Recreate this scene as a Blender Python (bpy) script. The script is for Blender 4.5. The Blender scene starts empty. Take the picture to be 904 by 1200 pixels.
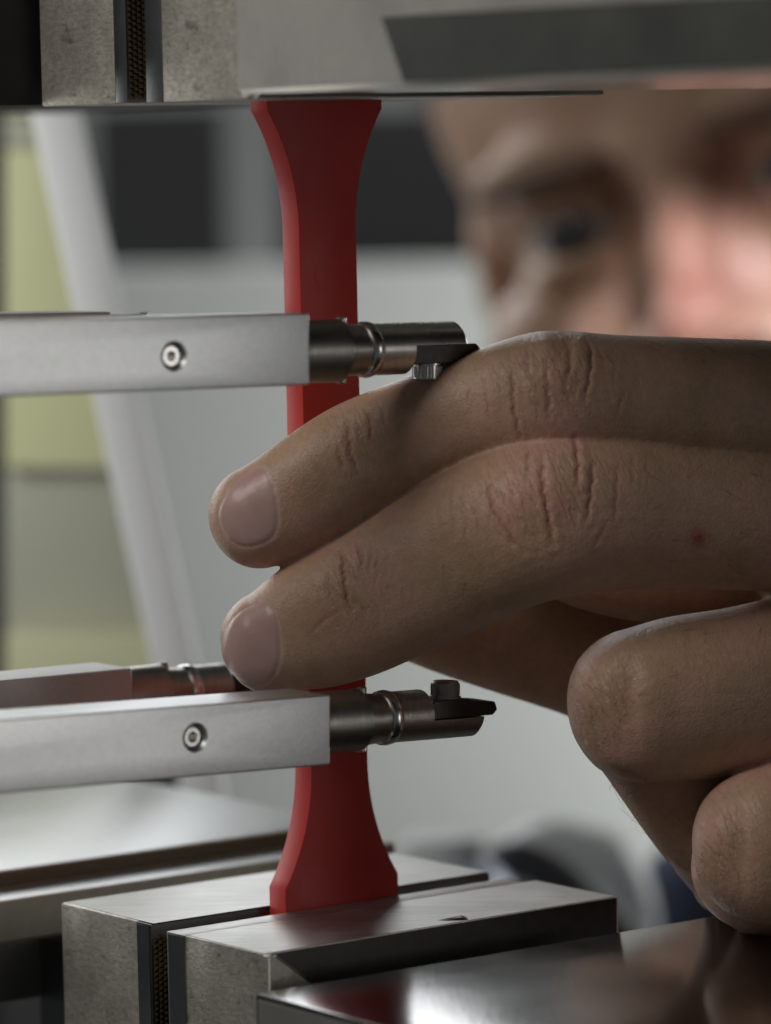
import bpy, bmesh, math, random
import numpy as np
from mathutils import Vector, Matrix, Quaternion

# ------------------------------------------------------------------ camera
MM = 0.001
CX, CZ, CD = 4.325, 50.454, 588.166          # camera position in mm (x, height, distance)
YAW, PIT, ROLL, FPX, TH = 0.0070786, 0.0871279, 0.0212276, 4870.26, 0.6375605
PW, PH = 904.0, 1200.0
CAM = np.array([CX, -CD, CZ])
CAMDIST = 588.0

def ray(px, py):
    a, b = px - PW / 2, py - PH / 2
    c, s = math.cos(ROLL), math.sin(ROLL)
    u, v = c * a - s * b, s * a + c * b
    x, y2, z2 = u / FPX, 1.0, -v / FPX
    c, s = math.cos(PIT), math.sin(PIT)
    y, z = c * y2 + s * z2, -s * y2 + c * z2
    c, s = math.cos(YAW), math.sin(YAW)
    return np.array([c * x + s * y, -s * x + c * y, z])

def project(X):
    """mm world points (N,3) -> photograph pixels (N,2)"""
    Y = X - CAM
    c, s = math.cos(YAW), math.sin(YAW)
    x = c * Y[:, 0] - s * Y[:, 1]; y = s * Y[:, 0] + c * Y[:, 1]; z = Y[:, 2]
    c, s = math.cos(PIT), math.sin(PIT)
    y2 = c * y - s * z; z2 = s * y + c * z
    u = FPX * x / y2; v = -FPX * z2 / y2
    c, s = math.cos(ROLL), math.sin(ROLL)
    return np.stack([PW / 2 + c * u + s * v, PH / 2 - s * u + c * v], 1)

def PX(px, py, y):
    """point on the pixel's ray at world depth y (mm), in mm"""
    d = ray(px, py)
    return CAM + d * ((y - CAM[1]) / d[1])

UA = np.array([math.cos(TH), math.sin(TH), 0.0])      # along the jaws
NA = np.array([math.sin(TH), -math.cos(TH), 0.0])     # out of the jaws, towards the viewer
ZA = np.array([0.0, 0.0, 1.0])
def UNZ(u, n, z):
    return UA * u + NA * n + ZA * z

sc = bpy.context.scene
cam_d = bpy.data.cameras.new('camera')
cam = bpy.data.objects.new('camera', cam_d)
sc.collection.objects.link(cam)
sc.camera = cam
F = ray(PW / 2, PH / 2); F /= np.linalg.norm(F)
R = ray(PW / 2 + 100, PH / 2) - ray(PW / 2, PH / 2); R -= F * (R @ F); R /= np.linalg.norm(R)
Up = np.cross(R, F)
m = Matrix(((R[0], Up[0], -F[0], CX * MM), (R[1], Up[1], -F[1], -CD * MM), (R[2], Up[2], -F[2], CZ * MM), (0, 0, 0, 1)))
cam.matrix_world = m
cam_d.sensor_fit = 'VERTICAL'
cam_d.sensor_height = 36.0
cam_d.lens = FPX / PH * 36.0
cam_d.clip_start = 0.02
cam_d.clip_end = 60.0
cam_d.dof.use_dof = True
cam_d.dof.focus_distance = 0.577
cam_d.dof.aperture_fstop = cam_d.lens / 9.8
cam_d.dof.aperture_blades = 0

# ------------------------------------------------------------------ light
sc.view_settings.view_transform = 'Standard'
sc.view_settings.look = 'None'
sc.view_settings.exposure = 0.0
sc.view_settings.gamma = 1.0
world = bpy.data.worlds.new('World'); sc.world = world
world.use_nodes = True
bg = world.node_tree.nodes['Background']
bg.inputs[0].default_value = (0.93, 0.97, 1.0, 1)
bg.inputs[1].default_value = 0.065

def area(name, loc, target, sx, sy, power, col, spread=180):
    l = bpy.data.lights.new(name, 'AREA')
    l.shape = 'RECTANGLE'; l.size = sx; l.size_y = sy; l.energy = power; l.color = col; l.spread = math.radians(spread)
    o = bpy.data.objects.new(name, l); sc.collection.objects.link(o)
    o.location = loc
    d = Vector(target) - Vector(loc)
    o.rotation_euler = d.to_track_quat('-Z', 'Y').to_euler()
    return o
area('window_light', (-0.45, 1.02, 0.43), (-0.02, 0.1, -0.03), 1.0, 0.62, 6.8, (0.93, 0.97, 1.0))
area('rim_fill_light', (-1.0, 0.78, 0.08), (0.05, 0.45, 0.0), 0.4, 0.5, 1.3, (0.96, 0.98, 1.0))  # lamp added for the rim on his face and the grip's side
area('left_soft_fill', (-0.30, -0.25, 0.34), (-0.02, 0.0, 0.0), 0.24, 0.24, 1.15, (1.0, 0.97, 0.92))  # soft lamp added at front left for jaw ends and fingers, no real window
area('arm_sheen_light', (0.345, -0.235, 0.02), (-0.075, -0.06, 0.0), 0.12, 0.20, 0.0078, (1.0, 0.99, 0.97), 28)  # small narrow lamp added to give the arms their sheen
area('board_fill_light', (0.55, 0.74, -0.03), (-0.02, 0.93, -0.06), 0.25, 0.40, 5.3, (0.97, 1.0, 0.98))  # lamp added behind the head to brighten the board, no window there
area('panel_fill_light', (-0.21, 0.12, 0.06), (-0.07, 0.28, 0.0), 0.10, 0.10, 0.20, (0.98, 1.0, 0.97))  # lamp added beside the guard panel and strut to brighten them
def spot(name, loc, target, power, ang, blend, rad, col):
    l = bpy.data.lights.new(name, 'SPOT')
    l.energy = power; l.color = col; l.spot_size = ang; l.spot_blend = blend; l.shadow_soft_size = rad
    o = bpy.data.objects.new(name, l); sc.collection.objects.link(o)
    o.location = loc
    o.rotation_euler = (Vector(target) - Vector(loc)).to_track_quat('-Z', 'Y').to_euler()
    return o
spot('nose_spot', (0.22, -0.10, 0.32), tuple(PX(872, 345, 490) * MM), 30.0, math.radians(5.6), 0.4, 0.010, (0.93, 0.90, 1.0))  # spot added, cone narrowed to light only his nose

# ------------------------------------------------------------------ materials
def newmat(name):
    mt = bpy.data.materials.new(name); mt.use_nodes = True
    nt = mt.node_tree
    b = nt.nodes['Principled BSDF']
    return mt, nt, b
def N(nt, t, **kw):
    n = nt.nodes.new(t)
    for k, v in kw.items():
        setattr(n, k, v)
    return n
def setin(node, **kw):
    for k, v in kw.items():
        node.inputs[k.replace('_', ' ')].default_value = v
def ramp(nt, fac, stops):
    r = N(nt, 'ShaderNodeValToRGB')
    el = r.color_ramp.elements
    while len(el) < len(stops): el.new(0.5)
    for e, (p, c) in zip(el, stops):
        e.position = p; e.color = (*c, 1) if len(c) == 3 else c
    nt.links.new(fac, r.inputs[0])
    return r

def metal(name, col, rough, spread=0.12, scale=900.0, bump=0.0, bscale=2500.0, metallic=1.0, brush=None, rv=0.15):
    """metal with blotchy tone, varying gloss and fine relief; brush = stretch along one object axis"""
    mt, nt, b = newmat(name)
    tc = N(nt, 'ShaderNodeTexCoord')
    mp = N(nt, 'ShaderNodeMapping')
    nt.links.new(tc.outputs['Object'], mp.inputs[0])
    mp.inputs['Rotation'].default_value = (0, 0, -TH)
    if brush: mp.inputs['Scale'].default_value = brush
    n1 = N(nt, 'ShaderNodeTexNoise'); setin(n1, Scale=scale, Detail=5.0, Roughness=0.65)
    nt.links.new(mp.outputs[0], n1.inputs['Vector'])
    n2 = N(nt, 'ShaderNodeTexNoise'); setin(n2, Scale=60.0, Detail=4.0, Roughness=0.6)
    nt.links.new(tc.outputs['Object'], n2.inputs['Vector'])
    mx = N(nt, 'ShaderNodeMath', operation='ADD'); 
    ml = N(nt, 'ShaderNodeMath', operation='MULTIPLY'); ml.inputs[1].default_value = 0.5
    nt.links.new(n1.outputs[0], mx.inputs[0]); nt.links.new(n2.outputs[0], mx.inputs[1]); nt.links.new(mx.outputs[0], ml.inputs[0])
    lo = tuple(c * (1 - spread) for c in col); hi = tuple(min(1, c * (1 + spread)) for c in col)
    r = ramp(nt, ml.outputs[0], [(0.36, lo), (0.64, hi)])
    nt.links.new(r.outputs[0], b.inputs['Base Color'])
    rr = ramp(nt, n2.outputs[0], [(0.3, (rough * (1 - rv),) * 3), (0.7, (min(1, rough * (1 + rv)),) * 3)])
    nt.links.new(rr.outputs[0], b.inputs['Roughness'])
    setin(b, Metallic=metallic)
    if bump:
        n3 = N(nt, 'ShaderNodeTexNoise'); setin(n3, Scale=bscale, Detail=3.0)
        nt.links.new(mp.outputs[0], n3.inputs['Vector'])
        bp = N(nt, 'ShaderNodeBump'); setin(bp, Strength=bump, Distance=0.0002)
        nt.links.new(n3.outputs[0], bp.inputs['Height']); nt.links.new(bp.outputs[0], b.inputs['Normal'])
    return mt

def plain(name, col, rough=0.6, spread=0.06, scale=8.0, metallic=0.0, bump=0.0, bscale=400.0):
    mt, nt, b = newmat(name)
    tc = N(nt, 'ShaderNodeTexCoord')
    n1 = N(nt, 'ShaderNodeTexNoise'); setin(n1, Scale=scale, Detail=5.0)
    nt.links.new(tc.outputs['Object'], n1.inputs['Vector'])
    lo = tuple(c * (1 - spread) for c in col); hi = tuple(min(1, c * (1 + spread)) for c in col)
    r = ramp(nt, n1.outputs[0], [(0.35, lo), (0.65, hi)])
    nt.links.new(r.outputs[0], b.inputs['Base Color'])
    setin(b, Roughness=rough, Metallic=metallic)
    if bump:
        n3 = N(nt, 'ShaderNodeTexNoise'); setin(n3, Scale=bscale, Detail=4.0)
        nt.links.new(tc.outputs['Object'], n3.inputs['Vector'])
        bp = N(nt, 'ShaderNodeBump'); setin(bp, Strength=bump, Distance=0.0002)
        nt.links.new(n3.outputs[0], bp.inputs['Height']); nt.links.new(bp.outputs[0], b.inputs['Normal'])
    return mt

def blasted(name, col, pits):
    """matt milled steel: cloudy tone, small pits, a few dark scratches"""
    mt, nt, b = newmat(name)
    tc = N(nt, 'ShaderNodeTexCoord')
    mp = N(nt, 'ShaderNodeMapping'); mp.inputs['Scale'].default_value = (0.35, 0.35, 1.0); nt.links.new(tc.outputs['Object'], mp.inputs[0])
    n1 = N(nt, 'ShaderNodeTexNoise'); setin(n1, Scale=2200.0, Detail=4.0, Roughness=0.75)
    n2 = N(nt, 'ShaderNodeTexNoise'); setin(n2, Scale=130.0, Detail=7.0, Roughness=0.7)
    n3 = N(nt, 'ShaderNodeTexNoise'); setin(n3, Scale=1100.0, Detail=3.0, Roughness=0.6)
    n4 = N(nt, 'ShaderNodeTexNoise'); setin(n4, Scale=420.0, Detail=3.0, Roughness=0.5)
    nt.links.new(mp.outputs[0], n1.inputs['Vector']); nt.links.new(mp.outputs[0], n4.inputs['Vector'])
    for n in (n2, n3): nt.links.new(tc.outputs['Object'], n.inputs['Vector'])
    r1 = ramp(nt, n1.outputs[0], [(0.36, tuple(c * 0.80 for c in col)), (0.64, tuple(c * 1.12 for c in col))])
    r2 = ramp(nt, n2.outputs[0], [(0.33, (0.74, 0.72, 0.68)), (0.66, (1.08, 1.06, 1.03))])
    r3 = ramp(nt, n3.outputs[0], [(0.27, (1 - pits,) * 3), (0.42, (1.0,) * 3)])
    r4 = ramp(nt, n4.outputs[0], [(0.27, (0.62, 0.60, 0.57)), (0.36, (1.0,) * 3)])
    last = r1.outputs[0]
    for r_ in (r2, r3, r4):
        mm = N(nt, 'ShaderNodeMix', data_type='RGBA', blend_type='MULTIPLY'); mm.inputs[0].default_value = 1
        nt.links.new(last, mm.inputs[6]); nt.links.new(r_.outputs[0], mm.inputs[7]); last = mm.outputs[2]
    nt.links.new(last, b.inputs['Base Color'])
    setin(b, Metallic=0.85, Roughness=0.5)
    bp = N(nt, 'ShaderNodeBump'); setin(bp, Strength=0.35, Distance=0.0002)
    nt.links.new(n1.outputs[0], bp.inputs['Height']); nt.links.new(bp.outputs[0], b.inputs['Normal'])
    return mt

M_alu = metal('satin_aluminium', (0.66, 0.66, 0.65), 0.40, 0.09, 1500.0, 0.10, 4000.0, brush=(0.10, 1, 1), rv=0.03)
M_blast = blasted('blasted_steel', (0.74, 0.70, 0.63), 0.30)
M_blast2 = blasted('pitted_steel', (0.70, 0.66, 0.59), 0.50)
M_ground = metal('ground_steel', (0.40, 0.385, 0.36), 0.40, 0.22, 700.0, 0.22, 2200.0, brush=(0.12, 1, 1))
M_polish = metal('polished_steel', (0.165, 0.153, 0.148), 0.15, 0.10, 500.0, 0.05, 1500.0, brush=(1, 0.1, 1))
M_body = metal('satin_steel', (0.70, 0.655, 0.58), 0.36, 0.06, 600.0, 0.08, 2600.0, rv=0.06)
M_slab = metal('silvery_steel', (0.56, 0.56, 0.545), 0.34, 0.07, 600.0, 0.08, 2600.0, rv=0.08)
M_alu_matt = metal('matt_aluminium', (0.60, 0.59, 0.57), 0.62, 0.06, 1500.0, 0.12, 4000.0, rv=0.03)
M_insert = metal('dark_steel_insert', (0.23, 0.235, 0.235), 0.38, 0.10, 900.0, 0.1, 2600.0)
M_edge_shade = metal('shaded_edge_steel', (0.16, 0.15, 0.11), 0.5, 0.1, 500.0)
M_ledge_shade = metal('shaded_ledge_steel', (0.34, 0.335, 0.30), 0.5, 0.1, 500.0)
M_chamfer_shade = metal('shaded_chamfer_steel', (0.12, 0.12, 0.105), 0.45, 0.08, 500.0)
M_outer = metal('jaw_shade_and_chip_steel', (0.10, 0.095, 0.09), 0.45, 0.15, 500.0)  # shade of jaw face and gap put into the colour; also the chip
M_tooth = metal('serrated_steel', (0.20, 0.16, 0.09), 0.35, 0.3, 1500.0)
M_black = plain('black_oxide', (0.012, 0.012, 0.012), 0.5, 0.2, 200.0)
M_gun = metal('turned_dark_steel', (0.34, 0.32, 0.285), 0.33, 0.18, 260.0, 0.3, 1400.0, brush=(8.0, 0.05, 0.05))
M_seat = metal('bright_turned_steel', (0.55, 0.525, 0.47), 0.28, 0.14, 260.0, 0.25, 1400.0, brush=(8.0, 0.05, 0.05))
M_chrome = metal('bright_steel', (0.62, 0.60, 0.57), 0.22, 0.10, 900.0)
M_blade = metal('black_steel_blade', (0.06, 0.058, 0.055), 0.36, 0.2, 900.0)
M_strut = plain('pale_grey_paint', (0.82, 0.83, 0.85), 0.5, 0.03, 4.0)
M_yellow = plain('yellow_green_paint', (0.68, 0.69, 0.40), 0.55, 0.05, 3.0)
M_yellow2 = plain('pale_yellow_paint', (0.62, 0.62, 0.40), 0.5, 0.04, 3.0)
M_greyg = plain('grey_green_paint', (0.44, 0.445, 0.36), 0.55, 0.05, 3.0)
M_dark = plain('dark_plastic', (0.02, 0.02, 0.022), 0.5, 0.15, 6.0)
M_screen = plain('screen_glass', (0.010, 0.010, 0.012), 0.5, 0.1, 6.0)
M_panel = plain('pale_board', (0.62, 0.64, 0.62), 0.6, 0.04, 2.0)
M_wall = plain('grey_wall', (0.20, 0.205, 0.20), 0.8, 0.06, 1.5)
M_post = plain('charcoal_paint', (0.04, 0.04, 0.045), 0.5, 0.1, 5.0)
M_white = plain('white_plastic', (0.55, 0.56, 0.57), 0.4, 0.03, 5.0)
M_blue = plain('pale_blue_plastic', (0.50, 0.56, 0.75), 0.35, 0.05, 6.0)
M_navy = plain('navy_cotton', (0.018, 0.026, 0.055), 0.85, 0.25, 300.0, 0, 0.3, 1500.0)
M_brow = plain('brow_hair', (0.14, 0.085, 0.055), 0.6, 0.3, 300.0)
M_hair = plain('brown_hair', (0.05, 0.035, 0.022), 0.55, 0.3, 300.0)
M_bench = plain('bench_laminate', (0.07, 0.07, 0.07), 0.5, 0.06, 6.0)
M_eyew = plain('eye_white', (0.32, 0.30, 0.29), 0.25, 0.05, 60.0)
M_iris = plain('dark_iris', (0.02, 0.018, 0.016), 0.15, 0.2, 400.0)

# red plastic
M_red, nt, b = newmat('red_plastic')
tc = N(nt, 'ShaderNodeTexCoord')
n1 = N(nt, 'ShaderNodeTexNoise'); setin(n1, Scale=70.0, Detail=6.0, Roughness=0.6); nt.links.new(tc.outputs['Object'], n1.inputs['Vector'])
r = ramp(nt, n1.outputs[0], [(0.3, (0.50, 0.036, 0.030)), (0.7, (0.58, 0.048, 0.040))]); nt.links.new(r.outputs[0], b.inputs['Base Color'])
n2 = N(nt, 'ShaderNodeTexNoise'); setin(n2, Scale=1600.0, Detail=3.0); nt.links.new(tc.outputs['Object'], n2.inputs['Vector'])
bp = N(nt, 'ShaderNodeBump'); setin(bp, Strength=0.15, Distance=0.0001); nt.links.new(n2.outputs[0], bp.inputs['Height']); nt.links.new(bp.outputs[0], b.inputs['Normal'])
rr = ramp(nt, n1.outputs[0], [(0.3, (0.30,) * 3), (0.7, (0.52,) * 3)]); nt.links.new(rr.outputs[0], b.inputs['Roughness'])
setin(b, Specular_IOR_Level=0.4)

# skin: the detail attribute carries crease (R), nail (G), redness / marks (B)
def skin_material():
    mt, nt, b = newmat('skin')
    L = nt.links.new
    tc = N(nt, 'ShaderNodeTexCoord')
    at = N(nt, 'ShaderNodeAttribute', attribute_name='detail')
    sp = N(nt, 'ShaderNodeSeparateColor'); L(at.outputs['Color'], sp.inputs[0])
    n1 = N(nt, 'ShaderNodeTexNoise'); setin(n1, Scale=95.0, Detail=6.0, Roughness=0.6); L(tc.outputs['Object'], n1.inputs['Vector'])
    base = ramp(nt, n1.outputs[0], [(0.30, (0.39, 0.258, 0.158)), (0.48, (0.47, 0.305, 0.208)), (0.68, (0.55, 0.32, 0.25))])
    n2 = N(nt, 'ShaderNodeTexNoise'); setin(n2, Scale=900.0, Detail=4.0, Roughness=0.7); L(tc.outputs['Object'], n2.inputs['Vector'])
    fine = ramp(nt, n2.outputs[0], [(0.3, (0.86, 0.84, 0.82)), (0.7, (1.08, 1.08, 1.08))])
    mx = N(nt, 'ShaderNodeMix', data_type='RGBA', blend_type='MULTIPLY'); mx.inputs[0].default_value = 0.8
    L(base.outputs[0], mx.inputs[6]); L(fine.outputs[0], mx.inputs[7])
    # reddish tone
    mr = N(nt, 'ShaderNodeMix', data_type='RGBA'); mr.inputs[7].default_value = (0.34, 0.10, 0.075, 1)
    L(sp.outputs[2], mr.inputs[0]); L(mx.outputs[2], mr.inputs[6])
    # creases hold redder skin
    mc = N(nt, 'ShaderNodeMix', data_type='RGBA'); mc.inputs[7].default_value = (0.27, 0.075, 0.045, 1)
    cm = N(nt, 'ShaderNodeMath', operation='MULTIPLY'); cm.inputs[1].default_value = 0.55; cm.use_clamp = True
    L(sp.outputs[0], cm.inputs[0]); L(cm.outputs[0], mc.inputs[0]); L(mr.outputs[2], mc.inputs[6])
    # nails
    n3 = N(nt, 'ShaderNodeTexNoise'); setin(n3, Scale=260.0, Detail=3.0); L(tc.outputs['Object'], n3.inputs['Vector'])
    nc = ramp(nt, n3.outputs[0], [(0.3, (0.44, 0.275, 0.25)), (0.7, (0.51, 0.335, 0.31))])
    mn = N(nt, 'ShaderNodeMix', data_type='RGBA'); L(sp.outputs[1], mn.inputs[0]); L(mc.outputs[2], mn.inputs[6]); L(nc.outputs[0], mn.inputs[7])
    # pale cuticle stored in alpha
    mk = N(nt, 'ShaderNodeMix', data_type='RGBA'); mk.inputs[7].default_value = (0.62, 0.52, 0.45, 1)
    L(at.outputs['Alpha'], mk.inputs[0]); L(mn.outputs[2], mk.inputs[6])
    L(mk.outputs[2], b.inputs['Base Color'])
    rg = N(nt, 'ShaderNodeMix'); rg.inputs[2].default_value = 0.44; rg.inputs[3].default_value = 0.32
    L(sp.outputs[1], rg.inputs[0]); L(rg.outputs[0], b.inputs['Roughness'])
    setin(b, Subsurface_Weight=0.25, Subsurface_Scale=0.0012, Specular_IOR_Level=0.4)
    b.inputs['Subsurface Radius'].default_value = (1.0, 0.45, 0.25)
    # skin relief: small cells and fine lines, none on the nails
    v = N(nt, 'ShaderNodeTexVoronoi', feature='DISTANCE_TO_EDGE'); setin(v, Scale=1500.0)
    nw = N(nt, 'ShaderNodeTexNoise'); setin(nw, Scale=700.0, Detail=2.0); L(tc.outputs['Object'], nw.inputs['Vector'])
    wv = N(nt, 'ShaderNodeVectorMath', operation='SCALE'); wv.inputs['Scale'].default_value = 0.0012
    ad = N(nt, 'ShaderNodeVectorMath', operation='ADD')
    L(nw.outputs['Color'], wv.inputs[0]); L(tc.outputs['Object'], ad.inputs[0]); L(wv.outputs[0], ad.inputs[1]); L(ad.outputs[0], v.inputs['Vector'])
    vr = ramp(nt, v.outputs['Distance'], [(0.0, (0, 0, 0)), (0.22, (1, 1, 1))])
    inv = N(nt, 'ShaderNodeMath', operation='SUBTRACT'); inv.inputs[0].default_value = 1.0; L(sp.outputs[1], inv.inputs[1])
    st = N(nt, 'ShaderNodeMath', operation='MULTIPLY'); st.inputs[1].default_value = 0.28; L(inv.outputs[0], st.inputs[0])
    bp = N(nt, 'ShaderNodeBump'); setin(bp, Distance=0.00012); L(st.outputs[0], bp.inputs['Strength'])
    sm = N(nt, 'ShaderNodeMath', operation='ADD'); L(vr.outputs[0], sm.inputs[0]); L(n2.outputs[0], sm.inputs[1])
    L(sm.outputs[0], bp.inputs['Height'])
    n5 = N(nt, 'ShaderNodeTexNoise'); setin(n5, Scale=220.0, Detail=3.0); L(tc.outputs['Object'], n5.inputs['Vector'])
    # fine wrinkles across the fingers, strongest at the joints (wrinkle attribute)
    da = N(nt, 'ShaderNodeVectorMath', operation='DOT_PRODUCT'); da.inputs[1].default_value = (0.90, 0.0, 0.43)
    dc = N(nt, 'ShaderNodeVectorMath', operation='DOT_PRODUCT'); dc.inputs[1].default_value = (-0.43, 0.0, 0.90)
    L(ad.outputs[0], da.inputs[0]); L(ad.outputs[0], dc.inputs[0])
    cb = N(nt, 'ShaderNodeCombineXYZ'); L(da.outputs['Value'], cb.inputs[0]); L(dc.outputs['Value'], cb.inputs[1])
    mw = N(nt, 'ShaderNodeMapping'); mw.inputs['Scale'].default_value = (1500.0, 260.0, 1.0); L(cb.outputs[0], mw.inputs[0])
    nwk = N(nt, 'ShaderNodeTexNoise'); setin(nwk, Scale=1.0, Detail=3.0, Roughness=0.6); L(mw.outputs[0], nwk.inputs['Vector'])
    rw = ramp(nt, nwk.outputs[0], [(0.36, (0, 0, 0)), (0.52, (1, 1, 1))])
    wa = N(nt, 'ShaderNodeAttribute', attribute_name='wrinkle')
    sw = N(nt, 'ShaderNodeMath', operation='MULTIPLY'); sw.inputs[1].default_value = 0.75; L(wa.outputs['Fac'], sw.inputs[0])
    bpw = N(nt, 'ShaderNodeBump'); setin(bpw, Distance=0.00022); L(sw.outputs[0], bpw.inputs['Strength']); L(rw.outputs[0], bpw.inputs['Height']); L(bp.outputs[0], bpw.inputs['Normal'])
    bp = bpw
    bp2 = N(nt, 'ShaderNodeBump'); setin(bp2, Strength=0.35, Distance=0.0005); L(n5.outputs[0], bp2.inputs['Height']); L(bp.outputs[0], bp2.inputs['Normal'])
    L(bp2.outputs[0], b.inputs['Normal'])
    return mt
M_skin = skin_material()

# ------------------------------------------------------------------ builders
def empty(name, loc_mm, label=None, cat=None, group=None):
    o = bpy.data.objects.new(name, None); sc.collection.objects.link(o)
    o.empty_display_size = 0.01
    o.location = Vector(loc_mm) * MM
    tag(o, label, cat, group)
    return o
def tag(o, label=None, cat=None, group=None, kind=None):
    if label: o['label'] = label
    if cat: o['category'] = cat
    if group: o['group'] = group
    if kind: o['kind'] = kind
    return o
def world_loc(o):
    v = Vector((0, 0, 0))
    while o is not None:
        v = v + o.location; o = o.parent
    return v
def link(name, me, mat, parent=None):
    """me in mm world coordinates -> object with its own origin, metres"""
    n = len(me.vertices)
    co = np.empty(n * 3); me.vertices.foreach_get('co', co); co = co.reshape(-1, 3) * MM
    c = (co.min(0) + co.max(0)) / 2
    if parent is None: c[2] = co[:, 2].min()
    co -= c
    me.vertices.foreach_set('co', co.ravel()); me.update()
    o = bpy.data.objects.new(name, me); sc.collection.objects.link(o)
    for mt in (mat if isinstance(mat, (list, tuple)) else [mat]): me.materials.append(mt)
    if parent is not None:
        o.parent = parent; o.location = Vector(c) - world_loc(parent)
    else:
        o.location = c
    return o
def from_bm(bm, smooth=None):
    bmesh.ops.recalc_face_normals(bm, faces=bm.faces)
    me = bpy.data.meshes.new('mesh'); bm.to_mesh(me); bm.free()
    if smooth is not None:
        for p in me.polygons: p.use_smooth = True
        me.set_sharp_from_angle(angle=math.radians(smooth))
    return me
def hull_box(bm, pts8):
    """pts8: bottom 4 then top 4"""
    v = [bm.verts.new(p) for p in pts8]
    for f in ((0, 3, 2, 1), (4, 5, 6, 7), (0, 1, 5, 4), (1, 2, 6, 5), (2, 3, 7, 6), (3, 0, 4, 7)):
        bm.faces.new([v[i] for i in f])
def unz_box(bm, u0, u1, n0, n1, z0, z1):
    hull_box(bm, [UNZ(u0, n0, z0), UNZ(u1, n0, z0), UNZ(u1, n1, z0), UNZ(u0, n1, z0),
                  UNZ(u0, n0, z1), UNZ(u1, n0, z1), UNZ(u1, n1, z1), UNZ(u0, n1, z1)])
def bevel(bm, w, seg=2):
    bmesh.ops.recalc_face_normals(bm, faces=bm.faces)
    bmesh.ops.bevel(bm, geom=list(bm.edges), offset=w, segments=seg, profile=0.6, affect='EDGES', clamp_overlap=True)
def unz_part(name, ext, mat, parent, bev=0.3, seg=2):
    bm = bmesh.new(); unz_box(bm, *ext)
    if bev: bevel(bm, bev, seg)
    return link(name, from_bm(bm, 40), mat, parent)
def prism(bm, poly, fn, a, b):
    """poly of 2D points extruded from a to b; fn(p, q, t) -> mm point"""
    A = [bm.verts.new(fn(p, q, a)) for p, q in poly]; B = [bm.verts.new(fn(p, q, b)) for p, q in poly]
    bm.faces.new(A); bm.faces.new(B[::-1])
    k = len(poly)
    for i in range(k): bm.faces.new([A[i], B[i], B[(i + 1) % k], A[(i + 1) % k]])
def lathe(bm, profile, O, ax, e1, e2, seg=48, cut=None):
    """profile [(t, r)...] along ax from O"""
    rings = []
    for t, r_ in profile:
        if r_ < 1e-6:
            rings.append([bm.verts.new(O + ax * t)])
        else:
            rings.append([bm.verts.new(O + ax * t + (e1 * math.cos(2 * math.pi * k / seg) + e2 * math.sin(2 * math.pi * k / seg)) * r_) for k in range(seg)])
    for A, B in zip(rings[:-1], rings[1:]):
        for k in range(seg):
            k2 = (k + 1) % seg
            if len(A) == 1 and len(B) == 1: continue
            if len(A) == 1: bm.faces.new([A[0], B[k2], B[k]])
            elif len(B) == 1: bm.faces.new([A[k], A[k2], B[0]])
            else: bm.faces.new([A[k], A[k2], B[k2], B[k]])
def boolean(me, cutter_bm):
    """cut (mm meshes) by an exact boolean and return the new mesh"""
    cme = from_bm(cutter_bm)
    a = bpy.data.objects.new('a', me); c = bpy.data.objects.new('c', cme)
    sc.collection.objects.link(a); sc.collection.objects.link(c)
    md = a.modifiers.new('b', 'BOOLEAN'); md.operation = 'DIFFERENCE'; md.object = c; md.solver = 'EXACT'
    dg = bpy.context.evaluated_depsgraph_get()
    out = bpy.data.meshes.new_from_object(a.evaluated_get(dg))
    bpy.data.objects.remove(a); bpy.data.objects.remove(c)
    return out

# ------------------------------------------------------------------ setting
def px_box(bm, x0, y0, x1, y1, depth, thick):
    """upright box whose front face spans these pixels at this depth"""
    a = PX(x0, y1, depth); c = PX(x1, y0, depth)
    xl, xr, zb, zt = a[0], c[0], a[2], c[2]
    hull_box(bm, [(xl, depth, zb), (xr, depth, zb), (xr, depth + thick, zb), (xl, depth + thick, zb),
                  (xl, depth, zt), (xr, depth, zt), (xr, depth + thick, zt), (xl, depth + thick, zt)])
BENCH = -260.0
bm = bmesh.new(); hull_box(bm, [(-900, -200, BENCH - 40), (900, -200, BENCH - 40), (900, 1400, BENCH - 40), (-900, 1400, BENCH - 40),
                                (-900, -200, BENCH), (900, -200, BENCH), (900, 1400, BENCH), (-900, 1400, BENCH)])
bevel(bm, 3)
tag(link('bench_top', from_bm(bm), M_bench), kind='structure')
bm = bmesh.new(); hull_box(bm, [(-1500, 1400, BENCH - 40), (1500, 1400, BENCH - 40), (1500, 1440, BENCH - 40), (-1500, 1440, BENCH - 40),
                                (-1500, 1400, 700), (1500, 1400, 700), (1500, 1440, 700), (-1500, 1440, 700)])
tag(link('wall', from_bm(bm), M_wall), kind='structure')

# pale board standing behind the machine
def thing_box(name, px, depth, thick, mat, label, cat, to_bench=True, bev=2.0):
    bm = bmesh.new()
    x0, y0, x1, y1 = px
    a = PX(x0, y1, depth); c = PX(x1, y0, depth)
    zb = BENCH if to_bench else a[2]
    hull_box(bm, [(a[0], depth, zb), (c[0], depth, zb), (c[0], depth + thick, zb), (a[0], depth + thick, zb),
                  (a[0], depth, c[2]), (c[0], depth, c[2]), (c[0], depth + thick, c[2]), (a[0], depth + thick, c[2])])
    bevel(bm, bev)
    return tag(link(name, from_bm(bm, 40), mat), label, cat)
thing_box('partition_board', (60, 292, 1250, 1100), 900, 18, M_panel, 'wide pale grey board standing upright below the two dark screens', 'board')

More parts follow.
